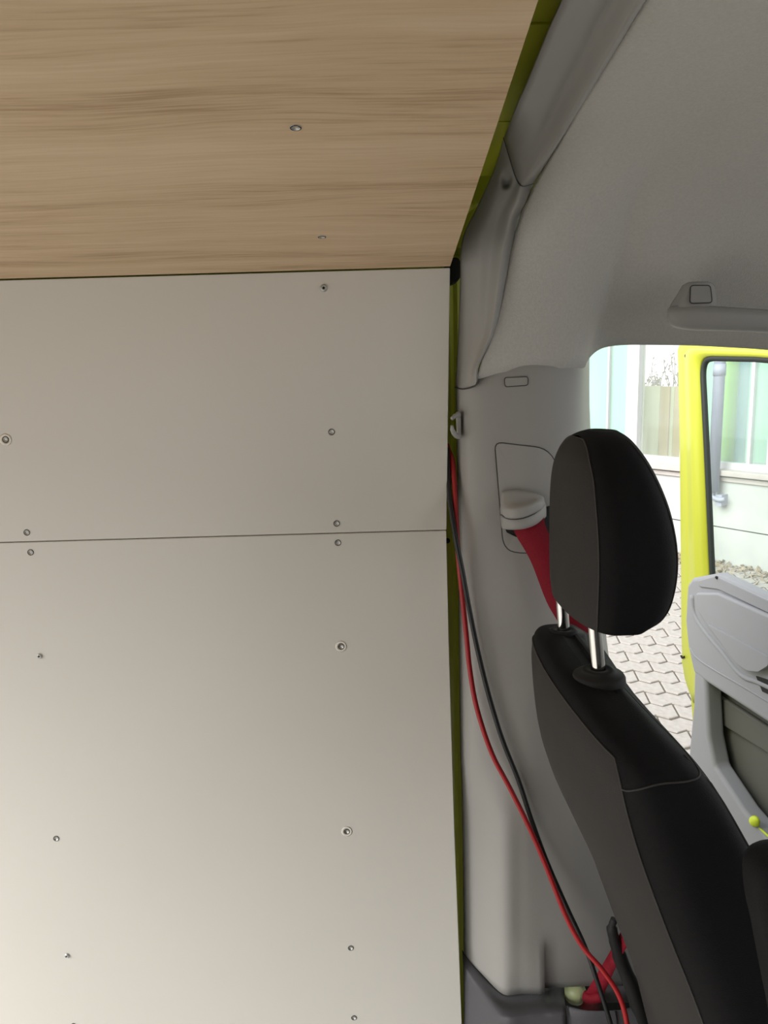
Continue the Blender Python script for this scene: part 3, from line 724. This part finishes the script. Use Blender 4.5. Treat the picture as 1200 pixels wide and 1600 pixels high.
# side shield, cushion, base, armrest
tube('side_shield', [PY(960, 1436, 1.09), PY(956, 1450, 1.09), PY(962, 1475, 1.09), PY(972, 1505, 1.09), PY(990, 1550, 1.09), PY(1010, 1620, 1.09)], [.006, .009, .010, .012, .013, .014], M['black'], seat, 12, 5)
cush = box('cushion', (.50, .64, .60), (1.02, 1.09, .76), M['seat_black'], seat, .05); cush.modifiers['bevel'].segments = 5
box('seat_base', (.52, .70, .45), (.98, 1.04, .61), M['dark_trim'], seat, .015)
rows = []
for x, z, q in ((.345, 1.331, .25), (.333, 1.329, .55), (.322, 1.322, .85), (.3165, 1.309, 1), (.319, 1.28, 1), (.3265, 1.25, 1), (.337, 1.204, 1), (.362, 1.1, 1), (.40, .95, 1), (.42, .88, .8)):
    rows.append([V((x + .04 * q + .04 * q * sgp(math.cos(t), .55), .585 + .028 * q * sgp(math.sin(t), .55), z)) for t in [2 * math.pi * k / 24 for k in range(24)]])
grid('armrest', rows, M['seat_black'], seat, 1, 3, closed=True, cap=True)

# ================================================================== open driver door
DD = V((-.25, .968, 0)).normalized()                       # towards the free edge
DN = V((-DD.y, DD.x, 0))                                   # towards the cab
DP = V((PY(1064, 700, 2.2).x, 2.2, 0))
def D(x, y, off=0.0): return PP(x, y, DP + DN * off, DN)
skin = [D(x, y, -.03) for x, y in [(1064, 1030), (1069, 1060), (1079, 1090), (1086, 1200), (1092, 1400), (1100, 1700), (1350, 2300), (1560, 2100), (1530, 1000), (1350, 985), (1200, 940)]]
door = prism('door', skin, DN * -.03, M['yellow'], body, .004)
door['label'] = 'open yellow driver door with grey inner lining'
OUTR = [(1083, 1098), (1069, 1055), (1065, 1000), (1064, 900), (1063, 800), (1062, 700), (1060.5, 620), (1059.5, 570), (1059, 549), (1061, 541), (1068, 538), (1082, 538), (1110, 539), (1150, 541), (1200, 545), (1300, 556), (1400, 600), (1480, 720), (1530, 1000)]
INNR = [(1096, 1088), (1112, 1035), (1117, 1000), (1112, 900), (1107.5, 800), (1103, 700), (1099, 620), (1097.5, 590), (1098, 575), (1100.5, 566), (1105, 560.5), (1113, 558.5), (1125, 558.5), (1150, 559), (1200, 561), (1290, 575), (1375, 622), (1440, 730), (1480, 985)]
rows = []
for o_, i_ in zip(OUTR, INNR):
    r = []
    for t, off in ((0, -.045), (0, 0), (.22, .001), (.30, .004), (.38, .016), (.48, .020), (.88, .016), (.94, .010), (1, .004), (1, -.03)):
        r.append(D(o_[0] + (i_[0] - o_[0]) * t, o_[1] + (i_[1] - o_[1]) * t, off))
    rows.append(r)
frm = grid('window_frame', rows, M['yellow'], door, 1, 3)
frm.modifiers.new('thickness', 'SOLIDIFY').thickness = .0015
lathe('screw', [(.007, 0), (.005, .002), (0, .0025)], D(1072, 556, .002), DN, M['hole'], door, 12)
tube('latch_mark', [D(1064, 1024, .003), D(1066, 1028, .003), D(1069, 1026, .003)], .003, M['hole'], door, 6, 2)
tube('window_seal', [D(x + 1.5, y + 1.5, .008) for x, y in INNR], .0085, M['seal'], door, 8, 3)
gl = [D(x, y, -.006) for x, y in INNR]
prism('window_pane', gl, DN * -.004, M['glass'], door)
# lining
top_poly = [(1072, 914), (1080, 903), (1118, 896), (1160, 915), (1200, 934), (1490, 1075), (1500, 1330), (1200, 1131), (1101, 1066), (1082, 1052), (1073, 1010), (1069, 970)]
prism('door_lining', [D(x, y, .061) for x, y in top_poly], DN * -.045, M['card'], door, .014, 4)
prism('belt_ledge', rounded([D(x, y, .066) for x, y in [(1088, 908), (1118, 900), (1200, 938), (1490, 1078), (1490, 1095), (1200, 958), (1122, 921), (1092, 917)]], .01), DN * -.010, M['card'], door, .006, 3)
tube('lining_screw', [D(1119, 902, .066), D(1121, 903, .067)], .004, M['hole'], door, 8, 1)
pod = [(1085, 926), (1120, 926), (1200, 962), (1480, 1090), (1480, 1200), (1200, 1040), (1184, 1050), (1166, 1048), (1150, 1038), (1103, 978), (1087, 952)]
prism('armrest_pod', rounded([D(x, y, .077) for x, y in pod], .012), DN * -.022, M['card'], door, .008, 3)
fac = [(1105, 976), (1130, 988), (1200, 1026), (1200, 1040), (1184, 1050), (1166, 1048), (1150, 1036)]
prism('pod_facet', rounded([D(x, y, .082) for x, y in fac], .006), DN * -.011, M['card'], door, .005, 2)
tube('lining_rib', [D(1082, 930, .060), D(1085, 958, .060), D(1100, 984, .060), D(1130, 1020, .060), D(1152, 1048, .060), D(1168, 1060, .060), D(1190, 1068, .060), D(1290, 1115, .06)], .0075, M['card'], door, 8, 5)
tube('lining_crease', [D(1079, 1012, .059), D(1087, 1026, .061), D(1110, 1043, .061), D(1160, 1072, .061), D(1200, 1096, .061), D(1300, 1155, .061)], .003, M['card'], door, 6, 4)
prism('pull_recess', [D(x, y, .058) for x, y in [(1184, 1056), (1260, 1080), (1260, 1110), (1194, 1080)]], DN * .006, M['hole'], door)
leg = [(1084, 1020), (1101, 1040), (1107, 1150), (1117, 1198), (1160, 1264), (1200, 1311), (1480, 1620), (1500, 1800), (1140, 1700), (1060, 1420), (1070, 1250), (1076, 1165), (1082, 1100)]
prism('lower_lining', [D(x, y, .060) for x, y in leg], DN * -.056, M['card'], door, .012, 3)
binp = [(1090, 1040), (1520, 1330), (1520, 1680), (1160, 1300), (1095, 1200)]
bin_ = prism('door_bin', [D(x, y, -.022) for x, y in binp], DN * .006, M['bin'], door)
grid('bin_wall', [[D(1098, 1062, .045), D(1112, 1085, -.004), D(1124, 1118, -.010)], [D(1105, 1150, .045), D(1122, 1160, -.010), D(1130, 1165, -.014)], [D(1116, 1200, .045), D(1135, 1215, -.010), D(1146, 1222, -.014)], [D(1160, 1268, .045), D(1172, 1264, -.010), D(1180, 1264, -.014)]], M['bin'], door, 3, 3, thick=.002)
prism('bin_rail', [D(x, y, -.016) for x, y in [(1118, 1078), (1510, 1330), (1510, 1385), (1200, 1172), (1122, 1124)]], DN * .016, M['bin'], door, .006, 2)
lathe('reflector_tab', [(.0, .012), (.010, .011), (.018, .006), (.020, 0)], D(1180, 1283, .060), DN, M['neon'], door, 16, .7)
tube('neon_edge', [D(1184, 1292, .054), D(1200, 1306, .054), D(1240, 1345, .054)], .003, M['neon'], door, 8, 4)

# ================================================================== outside: paving, building
yard = tag(prism('floor', [(-14, -14, -.06), (14, -14, -.06), (14, 1.45, -.06), (-14, 1.45, -.06)], (0, 0, .06), M['paver']), 'pale concrete yard around the van', kind='structure')
ground = tag(prism('floor', [(-14, 1.45, -.06), (14, 1.45, -.06), (14, 14, -.06), (-14, 14, -.06)], (0, 0, .052), M['joint']), 'sandy ground around the paved yard', kind='structure')
pav = thing('pavement', 'pale interlocking zigzag concrete pavers covering the yard', None, (2, 4.4, 0), kind='structure')
PL, PW, AMP = .226, .150, .019
def zig(x):                                           # zigzag edge, period half a paver
    p = (x / (PL / 2)) % 1.0
    return AMP * (4 * abs(p - .5) - 1)
g = .0045; gy = .011
xs = [g / 1 + (PL - 2 * g) * i / 8 for i in range(9)]
lowr = [V((x, zig(x) + gy, 0)) for x in xs]; higr = [V((x, PW + zig(x) - gy, 0)) for x in reversed(xs)]
pv = lowr + higr; n = len(pv)
cen = V((PL / 2, PW / 2, 0))
vs = [p + V((0, 0, -.05)) for p in pv] + [p + V((0, 0, -.004)) for p in pv] + [cen + (p - cen) * .96 for p in pv]
fs = [tuple(2 * n + i for i in range(n))] + [(i, (i + 1) % n, n + (i + 1) % n, n + i) for i in range(n)] + [(n + i, n + (i + 1) % n, 2 * n + (i + 1) % n, 2 * n + i) for i in range(n)]
pm = bpy.data.meshes.new('paver'); pm.from_pydata([tuple(v) for v in vs], [], fs); pm.materials.append(M['paver']); pm.update()
ang = math.radians(-8); ca, sa = math.cos(ang), math.sin(ang)
count = 0; rest = []
for r in range(-2, 27):
    for c in range(-2, 13):
        lx = c * PL + (PL / 2 if r % 2 else 0); ly = r * PW
        x = 1.0 + lx * ca - ly * sa; y = 2.5 + lx * sa + ly * ca
        near = abs(x / y - .37) < .125 and 2.55 < y < 6.6
        if near and count < 300:
            o = bpy.data.objects.new('paver', pm); COL.objects.link(o); o.parent = pav; count += 1
            o.location = V((x, y, random.uniform(-.002, .0015))) - pav.location
            o.rotation_euler = (random.uniform(-.006, .006), random.uniform(-.006, .006), ang)
for r in range(-16, 30):
    for c in range(-16, 24):
        lx = c * PL + (PL / 2 if r % 2 else 0); ly = r * PW
        x = 1.0 + lx * ca - ly * sa; y = 2.5 + lx * sa + ly * ca
        if abs(x / max(y, .1) - .37) < .125 and 2.55 < y < 6.6 and -2 <= r < 27 and -2 <= c < 13: continue
        if y < 1.5 or x < -2: continue
        rest.append((x, y))
vs2, fs2 = [], []
for x, y in rest:
    b = len(vs2)
    for p in vs[n:]:
        vs2.append((x + p.x * ca - p.y * sa, y + p.x * sa + p.y * ca, p.z - .002))
    fs2.append(tuple(b + n + i for i in range(n)))
    fs2 += [(b + i, b + (i + 1) % n, b + n + (i + 1) % n, b + n + i) for i in range(n)]
ro = mesh('far_paving', vs2, fs2, M['paver'], pav, recalc=False); ro['kind'] = 'stuff'

# ---- building across the yard
BD = V((-.54, .842, 0)).normalized()                    # along the facade, away from the camera
BN = V((-BD.y, BD.x, 0))                                # towards the yard
BP = PZ(1150, 884, 0); BP.z = 0
def B(x, y, off=0.0): return PP(x, y, BP + BN * off, BN)
def bt(x, y, off=0.0): return (B(x, y, off) - BP).dot(BD)
def fb(t, z, off=0.0): return BP + BD * t + BN * off + V((0, 0, z))
bld = thing('building', 'white concrete building with pale teal glass windows across the yard', 'building', tuple(BP))
def slab(name, t0, t1_, z0, z1, o0, o1, mat, parent=bld, bevel=0):
    return prism(name, [fb(t0, z0, o0), fb(t1_, z0, o0), fb(t1_, z0, o1), fb(t0, z0, o1)], (0, 0, z1 - z0), mat, parent, bevel)
zl = B(1120, 733).z; zc = B(1115, 822).z
T0, T1_ = -5.0, 7.0
slab('plinth_wall', T0, T1_, -.05, zc - .006, -.3, -.004, M['concrete'])
slab('parapet_wall', T0, T1_, zc + .006, zl - .045, -.3, 0, M['concrete'])
slab('window_sill', T0, T1_, zl - .05, zl, -.3, .06, M['sill'], bevel=.008)
slab('sill_drip', T0, T1_, zl - .10, zl - .062, -.2, .022, M['sill'])
zh = 3.3
slab('lintel_wall', T0, T1_, zh, 3.9, -.3, 0, M['concrete'])
slab('bottom_rail', T0, T1_, zl, zl + .06, -.13, -.06, M['mullion'])
def tx(px): return bt(px, 640, -.09)
bars = [(983, 1001, .05), (1070, 1086, .05), (1208, 1230, .05), (1173, 1178, .02), (905, 915, .05), (949, 951.5, .015)]
for a, b, pr in bars:
    slab('mullion', tx(b), tx(a), zl + .05, zh, -.14, -.09 + pr, M['mullion'])
def pane(a, b, mat, z1=zh):
    return slab('window_pane', tx(b), tx(a), zl + .06, z1, -.115, -.105, mat)
pane(800, 949, M['teal']); pane(951.5, 983, M['teal']); pane(1001, 1070, M['clear'])
pane(1086, 1173, M['teal']); pane(1178, 1208, M['teal']); pane(1230, 1330, M['teal'])
def to(px, off): return (B(px, 640, off) - BP).dot(BD)
slab('back_board', to(990, -.48), to(780, -.48), zl, zh, -.5, -.48, M['backwall'])
slab('back_board', to(1500, -.68), to(1078, -.68), zl, zh, -.7, -.68, M['backwall'])
# things standing behind the glass
def roll(px, w, mat, label, z1, off=-.22):
    p = B(px, 640, off); r = w / 2
    o = lathe('fabric_roll', [(0.0, 0), (r, 0), (r, z1 - zl - .01), (r * .8, z1 - zl), (0, z1 - zl)], (p.x, p.y, zl), (0, 0, 1), mat, None, 20)
    return tag(o, label, 'roll')
sx = (B(1150, 640, -.3) - B(1130, 640, -.3)).length / 20
roll(1141, sx * 22, M['roll_lime'], 'lime yellow roll standing behind the teal window', zl + 1.25)
roll(1160, sx * 14, M['roll_blue'], 'blue roll standing behind the teal window right of the lime one', 2.7)
# boards and shrub added behind the clear pane in place of its reflections
def bslab(name, a, b, y0, off, mat, label):
    z1 = B((a + b) / 2, y0, off).z
    t0, t1q = (B(b, 650, off) - BP).dot(BD), (B(a, 650, off) - BP).dot(BD)
    return tag(slab(name, t0, t1q, 0, z1, off - .05, off, mat, None), label, 'board')
bslab('reflection_board', 1000, 1030, 603, -.9, M['board_sage'], 'sage green board standing in for the pane reflection')
bslab('reflection_board', 1030.5, 1045, 604, -.9, M['board_brown'], 'wide brown board standing in for the pane reflection')
bslab('reflection_board', 1045.5, 1052, 604, -.92, M['board_sage'], 'narrow pale stand-in board between two brown ones for the pane reflection')
bslab('reflection_board', 1052.5, 1075, 604, -.9, M['board_brown'], 'brown board for the pane reflection closest to the yellow door frame')
shrub = thing('shrub', 'twiggy shrub above the boards standing in for plants reflected in the pane', 'shrub', tuple(B(1040, 604, -1.2)))
bs = B(1042, 610, -1.2)
tw, lv, lf = [], [], []
for i in range(26):
    p = B(random.uniform(1004, 1070), 612, -1.2 - random.uniform(0, .2)); top = B(0, 0).z
    hgt = random.uniform(.08, .22) + (.22 if p.x > bs.x - .02 and random.random() < .6 else 0)
    q = p + V((random.uniform(-.08, .08), random.uniform(-.05, .05), hgt))
    pts = [p, p.lerp(q, .5) + V((random.uniform(-.03, .03), 0, 0)), q]
    tube('twig', pts, .004, M['twig'], shrub, 4, 2)
    for k in range(9):
        c = p.lerp(q, random.uniform(.3, 1.05)) + V([random.uniform(-.04, .04) for _ in range(3)])
        a = V([random.uniform(-1, 1) for _ in range(3)]).normalized() * .022; b = V([random.uniform(-1, 1) for _ in range(3)]).normalized() * .012
        s = len(lv); lv += [c - a, c + b, c + a, c - b]; lf.append((s, s + 1, s + 2, s + 3))
fo = mesh('foliage', lv, lf, M['leaf'], shrub, recalc=False); fo['kind'] = 'stuff'

# ---- downpipe
dp = thing('downpipe', 'grey plastic downpipe on the building front with a short bent foot', 'pipe', tuple(B(1122, 780, .1)))
topz = 3.6; pb = B(1118, 768, .09); pr = (B(1130, 640, .09) - B(1113, 640, .09)).length / 2 * .92
pc = B(1121, 640, .09)
tube('pipe', [V((pc.x, pc.y, topz)), V((pc.x, pc.y, pb.z))], pr, M['pipe'], dp, 18, 1)
tube('pipe_collar', [V((pc.x, pc.y, B(1121, 578, .09).z + .05)), V((pc.x, pc.y, B(1121, 578, .09).z - .05))], pr * 1.12, M['pipe'], dp, 18, 1)
tube('outlet', [V((pc.x, pc.y, pb.z + .01)), V((pc.x, pc.y, pb.z - .05)), B(1124, 781, .10), B(1132, 780, .10)], [pr * .5, pr * .5, pr * .42, pr * .4], M['pipe'], dp, 10, 4)
bq = B(1132, 780, .0)
prism('wall_bracket', [bq + BD * s * .03 + V((0, 0, h)) for s, h in ((-1, -.05), (1, -.05), (1, .05), (-1, .05))], BN * .09, M['pipe'], dp)

# ---- rubble along the foot of the building
gv, gf = [], []
for i in range(900):
    t = random.uniform(-2.2, 3.5); o_ = abs(random.gauss(0, .16)); s = random.uniform(.012, .045)
    c = fb(t, s * .3, o_ + .01); b = len(gv)
    ax = [V([random.uniform(-1, 1) for _ in range(3)]).normalized() * s * random.uniform(.5, 1) for _ in range(3)]
    ax[2] = V((0, 0, s * .5))
    gv += [c + ax[0], c + ax[1], c - ax[0], c - ax[1], c + ax[2], c - ax[2]]
    gf += [(b, b + 1, b + 4), (b + 1, b + 2, b + 4), (b + 2, b + 3, b + 4), (b + 3, b, b + 4), (b, b + 1, b + 5), (b + 1, b + 2, b + 5), (b + 2, b + 3, b + 5), (b + 3, b, b + 5)]
tag(mesh('gravel', gv, gf, M['gravel'], None, recalc=False), 'loose gravel and dry litter along the foot of the building', 'gravel', kind='stuff')
